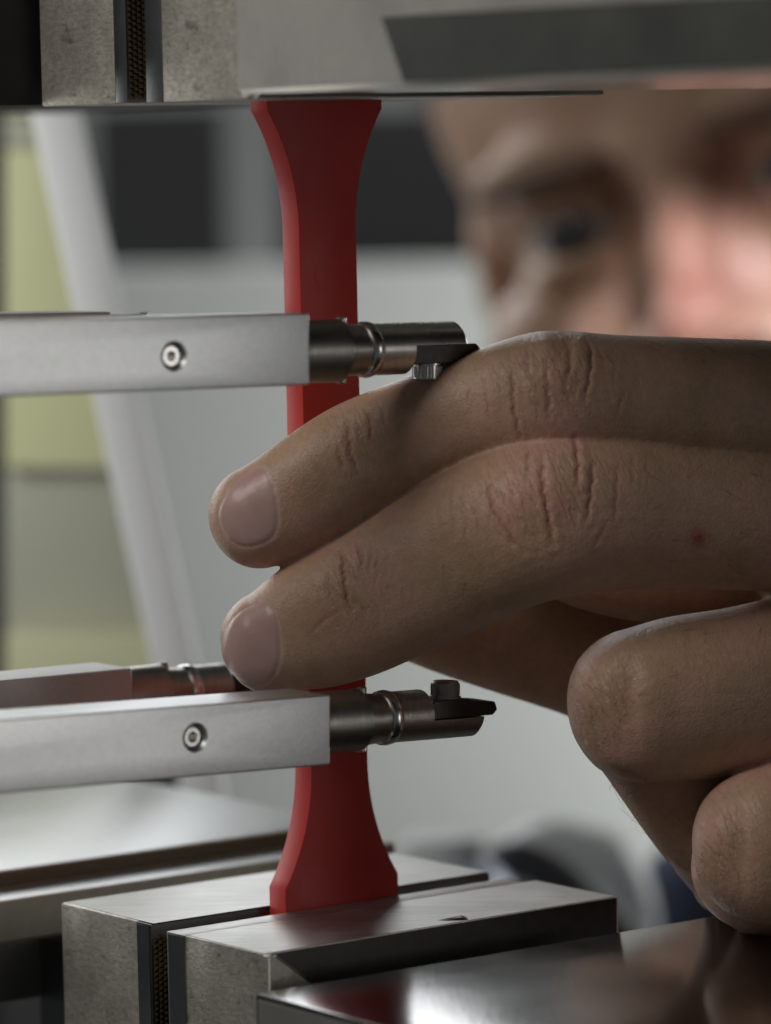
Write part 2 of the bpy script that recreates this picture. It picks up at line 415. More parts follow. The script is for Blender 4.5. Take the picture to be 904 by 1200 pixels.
def monitor(px, depth, label):
    x0, y0, x1, y1 = px
    a = PX(x0, y1, depth); c = PX(x1, y0, depth)
    mid = (a[0] + c[0]) / 2
    t = empty('monitor', (mid, depth + 20, BENCH), label, 'monitor', None)
    bm = bmesh.new()
    hull_box(bm, [(a[0], depth, a[2]), (c[0], depth, a[2]), (c[0], depth + 25, a[2]), (a[0], depth + 25, a[2]),
                  (a[0], depth, c[2]), (c[0], depth, c[2]), (c[0], depth + 25, c[2]), (a[0], depth + 25, c[2])])
    bevel(bm, 2); link('housing', from_bm(bm), M_dark, t)
    bm = bmesh.new()
    hull_box(bm, [(a[0] + 4, depth - 1, a[2] + 5), (c[0] - 4, depth - 1, a[2] + 5), (c[0] - 4, depth + 2, a[2] + 5), (a[0] + 4, depth + 2, a[2] + 5),
                  (a[0] + 4, depth - 1, c[2] - 5), (c[0] - 4, depth - 1, c[2] - 5), (c[0] - 4, depth + 2, c[2] - 5), (a[0] + 4, depth + 2, c[2] - 5)])
    link('screen', from_bm(bm), M_screen, t)
    bm = bmesh.new()
    hull_box(bm, [(mid - 14, depth + 26, BENCH + 8), (mid + 14, depth + 26, BENCH + 8), (mid + 14, depth + 40, BENCH + 8), (mid - 14, depth + 40, BENCH + 8),
                  (mid - 14, depth + 24, a[2] + 20), (mid + 14, depth + 24, a[2] + 20), (mid + 14, depth + 38, a[2] + 20), (mid - 14, depth + 38, a[2] + 20)])
    link('stand', from_bm(bm), M_dark, t)
    bm = bmesh.new()
    hull_box(bm, [(mid - 50, depth - 5 + 20, BENCH), (mid + 50, depth + 15, BENCH), (mid + 50, depth + 100, BENCH), (mid - 50, depth + 100, BENCH),
                  (mid - 48, depth + 17, BENCH + 9), (mid + 48, depth + 17, BENCH + 9), (mid + 48, depth + 98, BENCH + 9), (mid - 48, depth + 98, BENCH + 9)])
    link('base', from_bm(bm), M_dark, t)
    return t
monitor((116, 120, 262, 330), 955, 'black screen beside the pale slanted strut')
monitor((332, 122, 760, 330), 955, 'black screen between the red specimen and the man')

# yellow-green guard panel on the left, its edge running up along the strut
GD = 300.0
def strut_x(y): return 62 + (208 - 62) * (y - 130) / (780 - 130)      # photo x of the strut's middle
gp = empty('guard_panel', PX(60, 1000, GD), 'yellow green guard panel with a grey green window strip, left of the slanted strut', 'panel')
def guard_part(name, y0, y1, mat, d0, d1):
    a0, b0 = PX(6, y1, d0), PX(strut_x(y1), y1, d0); a1, b1 = PX(6, y0, d0), PX(strut_x(y0), y0, d0)
    dy = np.array([0, d1 - d0, 0]); bm = bmesh.new()
    hull_box(bm, [a0, b0, b0 + dy, a0 + dy, a1, b1, b1 + dy, a1 + dy])
    bevel(bm, 0.8); return link(name, from_bm(bm, 40), mat, gp)
guard_part('top_rail', 60, 134, M_yellow, GD, GD + 12)
guard_part('grey_rail', 136, 172, M_greyg, GD + 3, GD + 12)
guard_part('panel', 174, 548, M_yellow, GD, GD + 10)
guard_part('window_strip', 550, 738, M_greyg, GD + 6, GD + 12)
guard_part('bottom_rail', 740, 860, M_yellow2, GD - 6, GD + 12)
guard_part('skirt', 862, 2300, M_post, GD, GD + 10)
thing_box('machine_column', (-140, 60, 5, 745), 325, 30, M_post, 'dark charcoal machine column at the edge of the yellow green cabinet', 'column')

# slanted pale strut, runs on down to the bench behind the lower grip
def strut():
    y = 195.0
    tl, tr = PX(11, 20, y), PX(67, 20, y)
    bl, br = PX(181, 790, y), PX(232, 790, y)
    k = (BENCH - tl[2]) / (bl[2] - tl[2])
    bl2 = tl + (bl - tl) * k; br2 = tr + (br - tr) * k
    tl2 = tl - (bl - tl) * 0.15; tr2 = tr - (br - tr) * 0.15
    dy = np.array([0, 14.0, 0]); bm = bmesh.new()
    hull_box(bm, [bl2, br2, br2 + dy, bl2 + dy, tl2, tr2, tr2 + dy, tl2 + dy])
    bevel(bm, 1.2)
    t = empty('slanted_strut', (bl2 + br2 + dy) / 2, 'pale grey painted strut slanting down behind the extensometer arms', 'strut')
    link('bar', from_bm(bm, 40), M_strut, t)
    bm = bmesh.new()
    c = (bl2 + br2 + dy) / 2
    hull_box(bm, [(c[0] + sx * w, c[1] + sy * w, BENCH + h) for h, w in ((0, 24), (6, 22)) for sx, sy in ((-1, -1), (1, -1), (1, 1), (-1, 1))])
    link('foot_plate', from_bm(bm), M_strut, t)
strut()

# blurred things low behind the jaws
def tube_mesh(pts, rad, seg=20, closed_ends=True):
    """smooth tube through mm points; rad scalar or list"""
    P = np.array(pts, float); n = len(P)
    r_ = np.array(rad if hasattr(rad, '__len__') else [rad] * n, float)
    ts = np.linspace(0, n - 1, (n - 1) * 10 + 1)
    def cr(A, t):
        i = min(int(t), n - 2); f = t - i
        a0, a1, a2, a3 = A[max(i - 1, 0)], A[i], A[i + 1], A[min(i + 2, n - 1)]
        return 0.5 * (2 * a1 + (a2 - a0) * f + (2 * a0 - 5 * a1 + 4 * a2 - a3) * f * f + (3 * a1 - a0 - 3 * a2 + a3) * f ** 3)
    Q = np.array([cr(P, t) for t in ts]); RR = np.array([cr(r_, t) for t in ts])
    bm = bmesh.new(); rings = []
    for i in range(len(Q)):
        T = Q[min(i + 1, len(Q) - 1)] - Q[max(i - 1, 0)]; T /= np.linalg.norm(T)
        h = np.array([0, 1.0, 0.02]); A = h - T * (h @ T); A /= np.linalg.norm(A); B = np.cross(T, A)
        rings.append([bm.verts.new(Q[i] + (A * math.cos(6.28319 * k / seg) + B * math.sin(6.28319 * k / seg)) * RR[i]) for k in range(seg)])
    for a, b_ in zip(rings[:-1], rings[1:]):
        for k in range(seg): bm.faces.new([a[k], a[(k + 1) % seg], b_[(k + 1) % seg], b_[k]])
    bm.faces.new(rings[0]); bm.faces.new(rings[-1][::-1])
    return from_bm(bm, 60)
tag(link('curved_hose', tube_mesh([PX(520, 1500, 330), PX(548, 1150, 330), PX(580, 1022, 330), PX(625, 1014, 330), PX(690, 1062, 330), PX(760, 1170, 330), PX(770, 1500, 330)], 4.5), M_dark),
    'black hose arching behind the lower grip', 'hose')
tag(link('white_duct', tube_mesh([PX(525, 1500, 400), PX(555, 1150, 400), PX(610, 1020, 400), PX(672, 1005, 400), PX(730, 1075, 400), PX(760, 1500, 400)], 8.5), M_white),
    'white curved duct behind the black hose', 'duct')
def canister():
    c = PX(522, 1000, 290); top = PX(522, 978, 290)[2]
    O = np.array([c[0], 290, BENCH]); H = top - BENCH
    t = empty('canister', O, 'pale blue rounded canister behind the lower grip', 'canister')
    bm = bmesh.new(); lathe(bm, [(0, 0), (0, 15), (H - 16, 15), (H - 10, 14), (H - 6, 10), (H - 6, 0)], O, ZA, np.array([1.0, 0, 0]), np.array([0, 1.0, 0]), 40)
    link('vessel', from_bm(bm, 40), M_blue, t)
    bm = bmesh.new(); lathe(bm, [(H - 7, 0), (H - 7, 9), (H - 1, 9), (H, 8), (H, 0)], O, ZA, np.array([1.0, 0, 0]), np.array([0, 1.0, 0]), 40)
    link('cap', from_bm(bm, 40), M_white, t)
canister()

# ------------------------------------------------------------------ grips
def serration(parent, u0, u1, n0, z0, z1, out):
    """rows of small pyramids on a jaw insert"""
    p = 0.8; vs, fs = [], []
    nu, nz = int((u1 - u0) / p), int((z1 - z0) / p)
    for i in range(nu):
        for j in range(nz):
            a = u0 + i * p; c = z0 + j * p + (0.4 if i % 2 else 0)
            k = len(vs)
            vs += [UNZ(a, n0, c), UNZ(a + p, n0, c), UNZ(a + p, n0, c + p), UNZ(a, n0, c + p), UNZ(a + p / 2, n0 + out * 0.28, c + p / 2)]
            fs += [(k, k + 1, k + 4), (k + 1, k + 2, k + 4), (k + 2, k + 3, k + 4), (k + 3, k, k + 4)]
    me = bpy.data.meshes.new('teeth'); me.from_pydata([tuple(v) for v in vs], [], fs)
    o = link('serration', me, M_tooth, parent); o['kind'] = 'stuff'
    return o

JU0, JU1 = -30.3, 30.0
def notched_jaw(name, z_face, z_far, parent):
    """front jaw: block with a lip cut away on a slant at one end of its outer face"""
    s = 1 if z_far < z_face else -1      # s=1: lower grip, body goes down
    j = unz_part(name, (JU0, (JU1 + 2.0), 6.4, 24.9, min(z_face, z_far), max(z_face, z_far)), M_blast2, parent, 0.14)
    bm = bmesh.new()
    poly = [(JU0 + 0.003, z_face - s * 0.05), (JU0 + 1.0, z_face - s * 0.05), (JU0 + 7.0, z_face - s * 4.6), (JU0 + 7.0, z_far), (JU0 + 0.003, z_far)]
    prism(bm, poly, lambda p, q, t: UNZ(p, t, q), 24.8, 26.4)
    bevel(bm, 0.15, 1)
    link('corner_lip', from_bm(bm, 40), M_blast2, j)
    bm = bmesh.new(); unz_box(bm, JU0 + 0.4, (JU1 + 2.0) - 0.3, 6.6, 24.6, z_face, z_face + s * 0.06)
    bevel(bm, 0.02, 1)
    link('ground_face', from_bm(bm), M_ground, j)
    bm = bmesh.new(); unz_box(bm, JU0 + 1.4, (JU1 + 2.0) - 0.35, 24.8, 25.0, min(z_face - s * 0.12, z_far), max(z_face - s * 0.12, z_far))
    link('outer_face_shade', from_bm(bm), M_outer, j)  # dark sheet: the face's shade and dark reflection put into its colour
    bm = bmesh.new()
    poly = [(JU0 + 0.75, z_face - s * 0.1), (JU0 + 1.15, z_face - s * 0.1), (JU0 + 7.0, z_face - s * 4.35), (JU0 + 7.0, z_face - s * 4.75)]
    prism(bm, poly, lambda p, q, t: UNZ(p, t, q), 26.38, 26.52)
    link('lip_glint', from_bm(bm), M_chrome, j)  # bright strip added as the glint on the slanted lip
    return j

# --- lower grip
low = empty('tensile_grip', UNZ(0, 0, BENCH), 'lower steel grip with its jaws closed on the wide foot of the red specimen', 'grip', 'tensile grips')
ZB, ZF = -56.4, -56.8
bj = unz_part('back_jaw', (JU0, JU1, -25.2, -5.6, -120, ZB), M_blast, low, 0.4)
bm = bmesh.new(); unz_box(bm, JU0 + 0.5, JU1 - 0.4, -24.7, -2.15, ZB, ZB + 0.06); link('ground_face', from_bm(bm), M_ground, bj)
bm = bmesh.new(); unz_box(bm, JU0 - 0.02, JU0 + 0.1, -5.5, -2.5, -120, ZB - 0.4); link('insert_end', from_bm(bm), M_insert, bj)
ins = unz_part('insert', (JU0 + 0.05, JU1, -5.58, -2.05, -120, ZB - 0.1), M_outer, bj, 0.12)  # darker steel here paints the shade in the jaw gap
serration(bj, JU0 + 0.4, JU1 - 0.6, -2.06, -92, ZB - 1.6, 1)
fj = notched_jaw('front_jaw', ZF, -120, low)
ins = unz_part('insert', (JU0 - 0.1, JU1, 2.05, 6.35, -120, ZF + 0.02), M_ground, fj, 0.15)
bm = bmesh.new(); unz_box(bm, JU0 - 0.16, JU0 - 0.05, 2.5, 6.3, -120, ZF - 0.3); link('insert_end', from_bm(bm), M_insert, fj)
serration(fj, JU0 + 0.4, JU1 - 0.6, 2.06, -92, ZF - 1.6, -1)
# front body (big block towards the viewer)
bm = bmesh.new(); unz_box(bm, -38.3, 120, 34.4, 190, BENCH, -59.5); bevel(bm, 0.5)
fb = link('front_body', from_bm(bm, 40), M_polish, low)
bm = bmesh.new(); unz_box(bm, -38.45, -38.2, 35.2, 189, BENCH, -60.2); link('end_face', from_bm(bm), M_body, fb)
# back body with a ledge
bm = bmesh.new(); unz_box(bm, -95, 38, -150, -47.5, -75, -55.0); bevel(bm, 0.5)
bb = link('back_body', from_bm(bm, 40), M_slab, low)
bm = bmesh.new(); unz_box(bm, -95, 40.5, -47.4, -39.0, -64, -57.7); bevel(bm, 0.4); link('ledge', from_bm(bm, 40), M_slab, low)
bm = bmesh.new(); unz_box(bm, -94.5, 37.5, -47.55, -47.43, -57.65, -55.4); link('front_edge_shade', from_bm(bm), M_edge_shade, bb)  # thin plate, darker than the slab: shade of the upright face as colour
bm = bmesh.new(); unz_box(bm, -94.5, 40.2, -39.05, -38.93, -63.8, -58.0); link('ledge_edge_shade', from_bm(bm), M_ledge_shade, low)  # same for the ledge: its front's shade painted on a plate
bm = bmesh.new(); unz_box(bm, -20, 20, -48, -26, -118, -66); link('wedge_guide', from_bm(bm), M_black, low)
bm = bmesh.new(); unz_box(bm, -34, 34, -60, 34.3, BENCH, -119); bevel(bm, 1); link('base_block', from_bm(bm), M_black, low)
# small chip of torn metal on the jaw face
bm = bmesh.new()
q = np.array([PXp for PXp in [UNZ(1.6, 21.6, ZF + 0.02), UNZ(6.4, 22.6, ZF + 0.02), UNZ(5.4, 24.4, ZF + 0.02), UNZ(2.4, 23.4, ZF + 0.02)]])
hull_box(bm, [*q, *(q * 0.5 + q.mean(0) * 0.5 + np.array([[0, 0, 0.25], [0, 0, 0.5], [0, 0, 0.35], [0, 0, 0.1]]))]); link('burr', from_bm(bm), M_outer, fj)

# --- upper grip
TOP = 190.0
upg = empty('tensile_grip', UNZ(0, 0, 57.4), 'upper steel grip with its jaws closed on the wide head of the red specimen', 'grip', 'tensile grips')
ZU = 57.4
bj = unz_part('back_jaw', (JU0, JU1, -24.3, -5.4, ZU, TOP), M_blast, upg, 0.4)
unz_part('insert', (JU0 + 0.05, JU1, -5.38, -2.45, ZU + 0.1, TOP), M_insert, bj, 0.12)
serration(bj, JU0 + 0.4, JU1 - 0.6, -2.46, ZU + 0.5, ZU + 35, 1)
fj = notched_jaw('front_jaw', ZU, TOP, upg)
unz_part('insert', (JU0 - 0.1, JU1, 2.45, 6.35, ZU + 0.0, TOP), M_insert, fj, 0.15)
serration(fj, JU0 + 0.4, JU1 - 0.6, 2.46, ZU + 0.5, ZU + 35, -1)
# front body: left side face with a dark plate for a shaded chamfer, polished underside
def upper_body():
    zb = 57.9
    u0 = -36.4
    bm = bmesh.new()
    unz_box(bm, u0, 125, 32.2, 230, zb, TOP); 
    bevel(bm, 0.6, 1)
    me = from_bm(bm)
    for p in me.polygons: p.use_smooth = False
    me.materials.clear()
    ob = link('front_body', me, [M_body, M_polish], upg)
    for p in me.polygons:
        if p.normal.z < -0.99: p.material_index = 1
    # dark plate: the chamfer's shade put into its colour
    bm = bmesh.new()
    prism(bm, [(64.2, zb + 8.7), (229.0, zb + 8.7), (229.0, zb + 0.7), (68.4, zb + 0.7)], lambda n_, z, t: UNZ(t, n_, z), u0 - 0.35, u0 + 0.3)
    bevel(bm, 0.1, 1); link('chamfer_shade', from_bm(bm), M_chamfer_shade, ob)
    return ob
upper_body()
bm = bmesh.new(); unz_box(bm, -44, 38, -120, -26.5, 57.6, TOP); bevel(bm, 0.6); link('back_body', from_bm(bm, 40), M_black, upg)
bm = bmesh.new(); unz_box(bm, -34, 120, -120, 225, TOP - 5, TOP + 25); link('yoke', from_bm(bm), M_black, upg)

# ------------------------------------------------------------------ specimen (dumb-bell bar, 20 / 10 mm wide, 4 mm thick)
def specimen():
    half = []
    R_ = 31.0
    half.append((5.0, 0.0))
    z0 = 38.0
    for k in range(0, 15):
        a = k / 14 * math.acos(1 - 5.0 / R_) 
        half.append((5.0 + R_ * (1 - math.cos(a)), z0 + R_ * math.sin(a)))
    half.append((10.0, 75.0))
    right = [(x, -z) for x, z in half[::-1]] + half[1:]
    outline = right + [(-x, z) for x, z in right[::-1]]
    bm = bmesh.new()
    prism(bm, outline, lambda p, q, t: UNZ(p, t, q + 1.3), -2.0, 2.0)
    bmesh.ops.recalc_face_normals(bm, faces=bm.faces)
    big = [f for f in bm.faces if len(f.verts) > 8]
    ed = list({e for f in big for e in f.edges})
    bmesh.ops.bevel(bm, geom=ed, offset=0.13, segments=2, profile=0.6, affect='EDGES')
    o = link('test_specimen', from_bm(bm, 32), M_red)
    tag(o, 'red plastic dumb-bell test bar clamped upright between the two steel grips', 'test bar')
    # faint round ejector mark on the front face
    bm = bmesh.new()
    O = UNZ(-0.1, 1.985, 33.2)
    lathe(bm, [(0, 2.35), (0.028, 2.43), (0.028, 2.47), (0, 2.55)], O, NA, UA, ZA, 48)
    link('ejector_mark', from_bm(bm, 60), M_red, o)
specimen()

# ------------------------------------------------------------------ extensometer arms
def arm(n_front, u_end, z_top, slope, label, flip, detail=True, cyl_z=None, hgt=9.55, thick=10.0, screw_a=None):
    """bar whose end face sits at u_end; slope = rise per mm towards the machine; flip=1: blade screw points down"""
    A = (UA - ZA * slope); A /= np.linalg.norm(A)        # towards the tip
    Cc = (ZA + UA * slope); Cc /= np.linalg.norm(Cc)
    O = UNZ(u_end, n_front - thick / 2, z_top - hgt / 2)
    def L(a, n_, c): return O + A * a + NA * n_ + Cc * c
    t = empty('extensometer_arm', L(-90, 0, -hgt / 2), label, 'measuring arm', 'extensometer arms')
    bm = bmesh.new(); h = hgt / 2; w = thick / 2
    hull_box(bm, [L(-150, -w, -h), L(0, -w, -h), L(0, w, -h), L(-150, w, -h), L(-150, -w, h), L(0, -w, h), L(0, w, h), L(-150, w, h)])
    bevel(bm, 0.42, 3)
    me = from_bm(bm, 30)
    if screw_a:
        cut = bmesh.new()
        ca, cc = screw_a
        C0 = L(ca, w, cc)
        lathe(cut, [(-7, 0), (-7, 1.62), (-0.55, 1.62), (0.15, 2.12), (1, 2.12), (1, 0)], C0, NA, A, Cc, 40)
        me = boolean(me, cut)
        for p in me.polygons: p.use_smooth = True
        me.set_sharp_from_angle(angle=math.radians(30))
        me.materials.clear()
    bar = link('bar', me, M_alu if n_front > 0 else M_alu_matt, t)
    if screw_a:
        # set screw with a hex socket
        bm = bmesh.new()
        O2 = L(ca, w, cc)
        seg = 36
        lathe(bm, [(-5.5, 0), (-5.5, 1.5), (-0.95, 1.5), (-0.62, 1.22), (-0.62, 0)], O2, NA, A, Cc, seg)
        sme = from_bm(bm, 40)
        cut = bmesh.new()
        hexp = [(0.82 * math.cos(math.pi / 3 * k + 0.35), 0.82 * math.sin(math.pi / 3 * k + 0.35)) for k in range(6)]
        prism(cut, hexp, lambda p, q, tt: O2 + A * p + Cc * q + NA * tt, -2.8, 1.0)
        sme = boolean(sme, cut)
        for p in sme.polygons: p.use_smooth = True
        sme.set_sharp_from_angle(angle=math.radians(35)); sme.materials.clear()
        link('set_screw', sme, M_chrome, t)
    # tip: turned sleeve, neck, collar and half-round blade seat
    AT = A * 1.075
    cz = cyl_z if cyl_z is not None else 0.0
    X0 = L(0, 0, cz)
    bm = bmesh.new()
    lathe(bm, [(-2, 0), (-2, 4.25), (6.9, 4.25), (7.0, 4.30), (7.35, 4.30), (7.45, 3.72), (10.2, 3.45), (12.2, 3.35), (12.2, 0)], X0, AT, NA, Cc, 64)
    link('sleeve', from_bm(bm, 30), M_gun, t)
    bm = bmesh.new()
    lathe(bm, [(11.0, 0), (11.0, 3.55), (11.25, 3.75), (11.9, 3.86), (12.4, 3.75), (12.6, 3.6), (12.6, 0)], X0, AT, NA, Cc, 64)
    link('collar', from_bm(bm, 50), M_chrome, t)
    for s_ in (1, -1):
        bm = bmesh.new()
        lathe(bm, [(3.2, 0), (3.2, 0.72), (4.35, 0.72), (4.5, 0.55), (4.5, 0)], X0 + AT * 8.2, Cc * s_, A, NA, 20)
        link('pin', from_bm(bm, 40), M_gun, t)
    s = -flip                                     # side (along Cc) the half-round seat keeps
    bm = bmesh.new()
    lathe(bm, [(12.5, 0), (12.5, 3.55), (25.6, 3.55), (26.0, 3.2), (26.0, 0)], X0, AT, NA, Cc, 64)
    me = from_bm(bm, 30)
    cut = bmesh.new()
    def box_l(a0, a1, n0, n1, c0, c1):
        hull_box(cut, [X0 + AT * a + NA * n_ + Cc * c for c in (c0, c1) for a, n_ in ((a0, n0), (a1, n0), (a1, n1), (a0, n1))])
    lo, hi = (-5.0, 0.5) if flip == 1 else (-0.5, 5.0)
    box_l(17.6, 40, -6, 6, lo, hi)
    me = boolean(me, cut)
    for p in me.polygons: p.use_smooth = True
    me.set_sharp_from_angle(angle=math.radians(30)); me.materials.clear()
    link('blade_seat', me, M_seat if flip == 1 else M_gun, t)
    # blade: thick rear, bevelled to a blunt pointed end
    bm = bmesh.new()
    c_a = 0.5 * (1 if flip == 1 else -1); c_b = c_a - flip * 2.6
    mid = c_a - flip * 1.5
    poly = [(17.7, c_a), (27.9, c_a - flip * 0.05), (28.6, c_a - flip * 0.75), (28.2, c_a - flip * 1.9), (24.4, c_a - flip * 2.3), (23.9, c_b), (18.2, c_b), (17.7, c_b + flip * 0.5)]
    prism(bm, poly, lambda p, q, tt: X0 + AT * p + Cc * q + NA * tt, -2.6, 2.6)
    bevel(bm, 0.12, 1)
    link('blade', from_bm(bm, 30), M_blade, t)
    # clamp screw with a knurled socket head
    bm = bmesh.new()
    S0 = X0 + AT * 21.8 + Cc * c_b
    up = Cc * (-flip)
    lathe(bm, [(-3, 0), (-3, 1.0), (0.0, 1.0), (0.02, 2.2), (0.25, 2.2), (0.3, 1.95), (2.1, 1.95), (2.4, 1.7), (2.4, 1.0), (1.4, 0.95), (1.4, 0)], S0, up, A, NA, 48)
    scr = link('clamp_screw', from_bm(bm, 35), M_chrome if flip == 1 else M_gun, t)
    bm = bmesh.new()
    for k in range(28):
        a = k * 2 * math.pi / 28
        e = A * math.cos(a) + NA * math.sin(a); f = -A * math.sin(a) + NA * math.cos(a)
        hull_box(bm, [S0 + up * c + e * rr + f * ff for c in (0.45, 1.95) for rr, ff in ((1.92, -0.13), (2.06, -0.06), (2.06, 0.06), (1.92, 0.13))])
    link('knurl', from_bm(bm), M_chrome if flip == 1 else M_gun, scr)
    return t
arm(29.0, -23.1, 29.0, 0.019, 'upper front silver bar arm reaching past the red specimen, blade screw hanging below', 1, cyl_z=-0.55, screw_a=(-21.8, -0.35))
arm(25.0, -18.2, -22.85, 0.035, 'lower front silver bar arm in front of the red specimen, blade screw standing on top', -1, cyl_z=0.35, screw_a=(-22.2, 0.45))
arm(-22.0, -21.1, 28.15, 0.025, 'upper back silver bar arm almost hidden behind the upper front arm', 1)
arm(-22.0, -19.1, -23.2, 0.012, 'lower back silver bar arm whose dark tip points at the middle fingertip', -1)

# ------------------------------------------------------------------ the person
person = empty('person', PX(1000, 1000, 520) * np.array([1, 1, 0]) + np.array([0, 0, BENCH]),
               'man in navy top leaning in behind the machine, pressing two fingertips on the red bar', 'person')

def finger_part(bm, pts, seg=40, sub=6, cap0=True, cap1=True, capk=1.0):
    """closed tube; pts = (px, py, depth, half_px, depth_radius_mm)"""
    P = np.array([PX(a, b, c) for a, b, c, h, d in pts])
    rv = np.array([h * (c - CAM[1]) / FPX for a, b, c, h, d in pts]); rd = np.array([d for *_, d in pts])
    n = len(P)
    def cr(A, t):
        i = min(int(t), n - 2); f = t - i
        a1, a2 = A[i], A[i + 1]
        a0 = A[i - 1] if i > 0 else 2 * a1 - a2
        a3 = A[i + 2] if i + 2 < n else 2 * a2 - a1
        return 0.5 * (2 * a1 + (a2 - a0) * f + (2 * a0 - 5 * a1 + 4 * a2 - a3) * f * f + (3 * a1 - a0 - 3 * a2 + a3) * f ** 3)
    ts = np.linspace(0, n - 1, (n - 1) * sub + 1)
    Q = [cr(P, t) for t in ts]; V = [cr(rv, t) for t in ts]; D = [cr(rd, t) for t in ts]
    def cap(Q0, Q1, v, d):
        T = Q0 - Q1; T = T / np.linalg.norm(T); L = 0.5 * (v + d) * capk
        return [(Q0 + T * L * math.sin(a), v * math.cos(a), d * math.cos(a)) for a in np.linspace(0, math.pi / 2 * 0.97, 9)[1:]]
    seq = [(Q[i], V[i], D[i]) for i in range(len(Q))]
    if cap0: seq = cap(Q[0], Q[1], V[0], D[0])[::-1] + seq
    if cap1: seq = seq + cap(Q[-1], Q[-2], V[-1], D[-1])
    rings = []
    for i, (q, v, d) in enumerate(seq):
        T = seq[min(i + 1, len(seq) - 1)][0] - seq[max(i - 1, 0)][0]; T = T / np.linalg.norm(T)
        h = np.array([0.0, 1.0, 0.0]); A = h - T * (h @ T); A /= np.linalg.norm(A); B = np.cross(T, A)
        ring = []
        for k in range(seg):
            a = 2 * math.pi * k / seg
            ca, sa = math.cos(a), math.sin(a)
            # slightly squared section
            e = 2 / 2.25
            ca2 = math.copysign(abs(ca) ** e, ca); sa2 = math.copysign(abs(sa) ** e, sa)
            ring.append(bm.verts.new(q + A * ca2 * d + B * sa2 * v))
        rings.append(ring)
    for a, b_ in zip(rings[:-1], rings[1:]):
        for k in range(seg): bm.faces.new([a[k], a[(k + 1) % seg], b_[(k + 1) % seg], b_[k]])
    bm.faces.new(rings[0][::-1]); bm.faces.new(rings[-1])

def remesh(bm, voxel):
    me = from_bm(bm)
    o = bpy.data.objects.new('r', me); sc.collection.objects.link(o)
    md = o.modifiers.new('r', 'REMESH'); md.mode = 'VOXEL'; md.voxel_size = voxel; md.adaptivity = 0.0
    dg = bpy.context.evaluated_depsgraph_get()
    out = bpy.data.meshes.new_from_object(o.evaluated_get(dg))
    bpy.data.objects.remove(o)
    nv = len(out.vertices); co = np.empty(nv * 3); out.vertices.foreach_get('co', co); co = co.reshape(-1, 3)
    nl = len(out.loops); vi = np.empty(nl, np.int32); out.loops.foreach_get('vertex_index', vi)
    ls = np.empty(len(out.polygons), np.int32); lt = np.empty(len(out.polygons), np.int32)
    out.polygons.foreach_get('loop_start', ls); out.polygons.foreach_get('loop_total', lt)
    faces = vi.reshape(-1, 4) if (lt == 4).all() else None
    if faces is None:
        q = lt == 4
        faces = np.stack([vi[ls[q] + k] for k in range(4)], 1)
        t3 = lt == 3
        if t3.any():
            tri = np.stack([vi[ls[t3] + k] for k in (0, 1, 2, 2)], 1); faces = np.concatenate([faces, tri])
    bpy.data.meshes.remove(out)
    return co, faces
def smooth(co, faces, it, lam=0.5, mu=None):
    e = np.concatenate([faces[:, [0, 1]], faces[:, [1, 2]], faces[:, [2, 3]], faces[:, [3, 0]]])
    n = len(co); deg = np.bincount(e[:, 0], minlength=n) + np.bincount(e[:, 1], minlength=n)
    for k in range(it):
        acc = np.stack([np.bincount(e[:, 0], co[e[:, 1], c], n) + np.bincount(e[:, 1], co[e[:, 0], c], n) for c in range(3)], 1)
        l_ = lam if (mu is None or k % 2 == 0) else mu
        co = co + (acc / np.maximum(deg, 1)[:, None] - co) * l_
    return co
def normals(co, faces):
    a = np.cross(co[faces[:, 2]] - co[faces[:, 0]], co[faces[:, 3]] - co[faces[:, 1]])
    n = np.zeros_like(co)
    for k in range(4):
        for c in range(3): n[:, c] += np.bincount(faces[:, k], a[:, c], len(co))
    return n / np.maximum(np.linalg.norm(n, axis=1, keepdims=True), 1e-12)

# fingers: (px, py, depth, half width px, depth radius mm)
hand = bmesh.new()
# index
finger_part(hand, [(303, 606, -12.5, 61, 6.6), (345, 588, -13, 68, 7.2), (400, 552, -13.5, 70, 7.6), (435, 533, -13.5, 70, 7.8), (490, 508, -14.5, 67, 7.8), (560, 482, -16.0, 69, 8.4),
                   (625, 466, -18, 75, 9.2), (662, 464, -18.5, 76, 9.4), (720, 467, -17, 75, 9.2), (800, 472, -14, 77, 9.6), (904, 484, -9, 85, 10.2), (1010, 500, 2, 92, 10.5)])
# middle
finger_part(hand, [(318, 752, -13.0, 62, 6.8), (360, 735, -14, 76, 7.6), (405, 716, -15, 83, 8.2), (450, 694, -16, 86, 8.6), (520, 657, -18, 91, 9.3),
                   (590, 622, -20.5, 95, 10.2), (645, 604, -21.5, 98, 10.6), (700, 598, -20.5, 95, 10.0), (780, 600, -17, 91, 9.8), (904, 604, -12, 90, 10.2), (1020, 615, -6, 98, 11.0)])
# ring: proximal to the bent knuckle, then folded back down
finger_part(hand, [(752, 826, -19, 92, 9.6), (800, 818, -17, 97, 10.2), (870, 808, -14, 98, 10.5), (950, 790, -10, 98, 10.5), (1060, 770, -4, 100, 11)])
finger_part(hand, [(752, 838, -14.0, 74, 8.0), (790, 900, -8, 72, 8.0), (830, 965, -3, 66, 7.4), (862, 1012, 2, 56, 6.8)])
finger_part(hand, [(836, 985, -2, 58, 6.8), (850, 1012, 1, 50, 6.2), (854, 1028, 3, 44, 5.8)])
# little finger
finger_part(hand, [(898, 992, -24, 93, 9.2), (930, 985, -22, 97, 9.8), (1000, 965, -17, 98, 10), (1080, 930, -8, 98, 10.5)])
finger_part(hand, [(896, 1006, -18, 90, 8.6), (940, 1040, -8, 80, 8.0), (985, 1060, 0, 66, 7.0)])
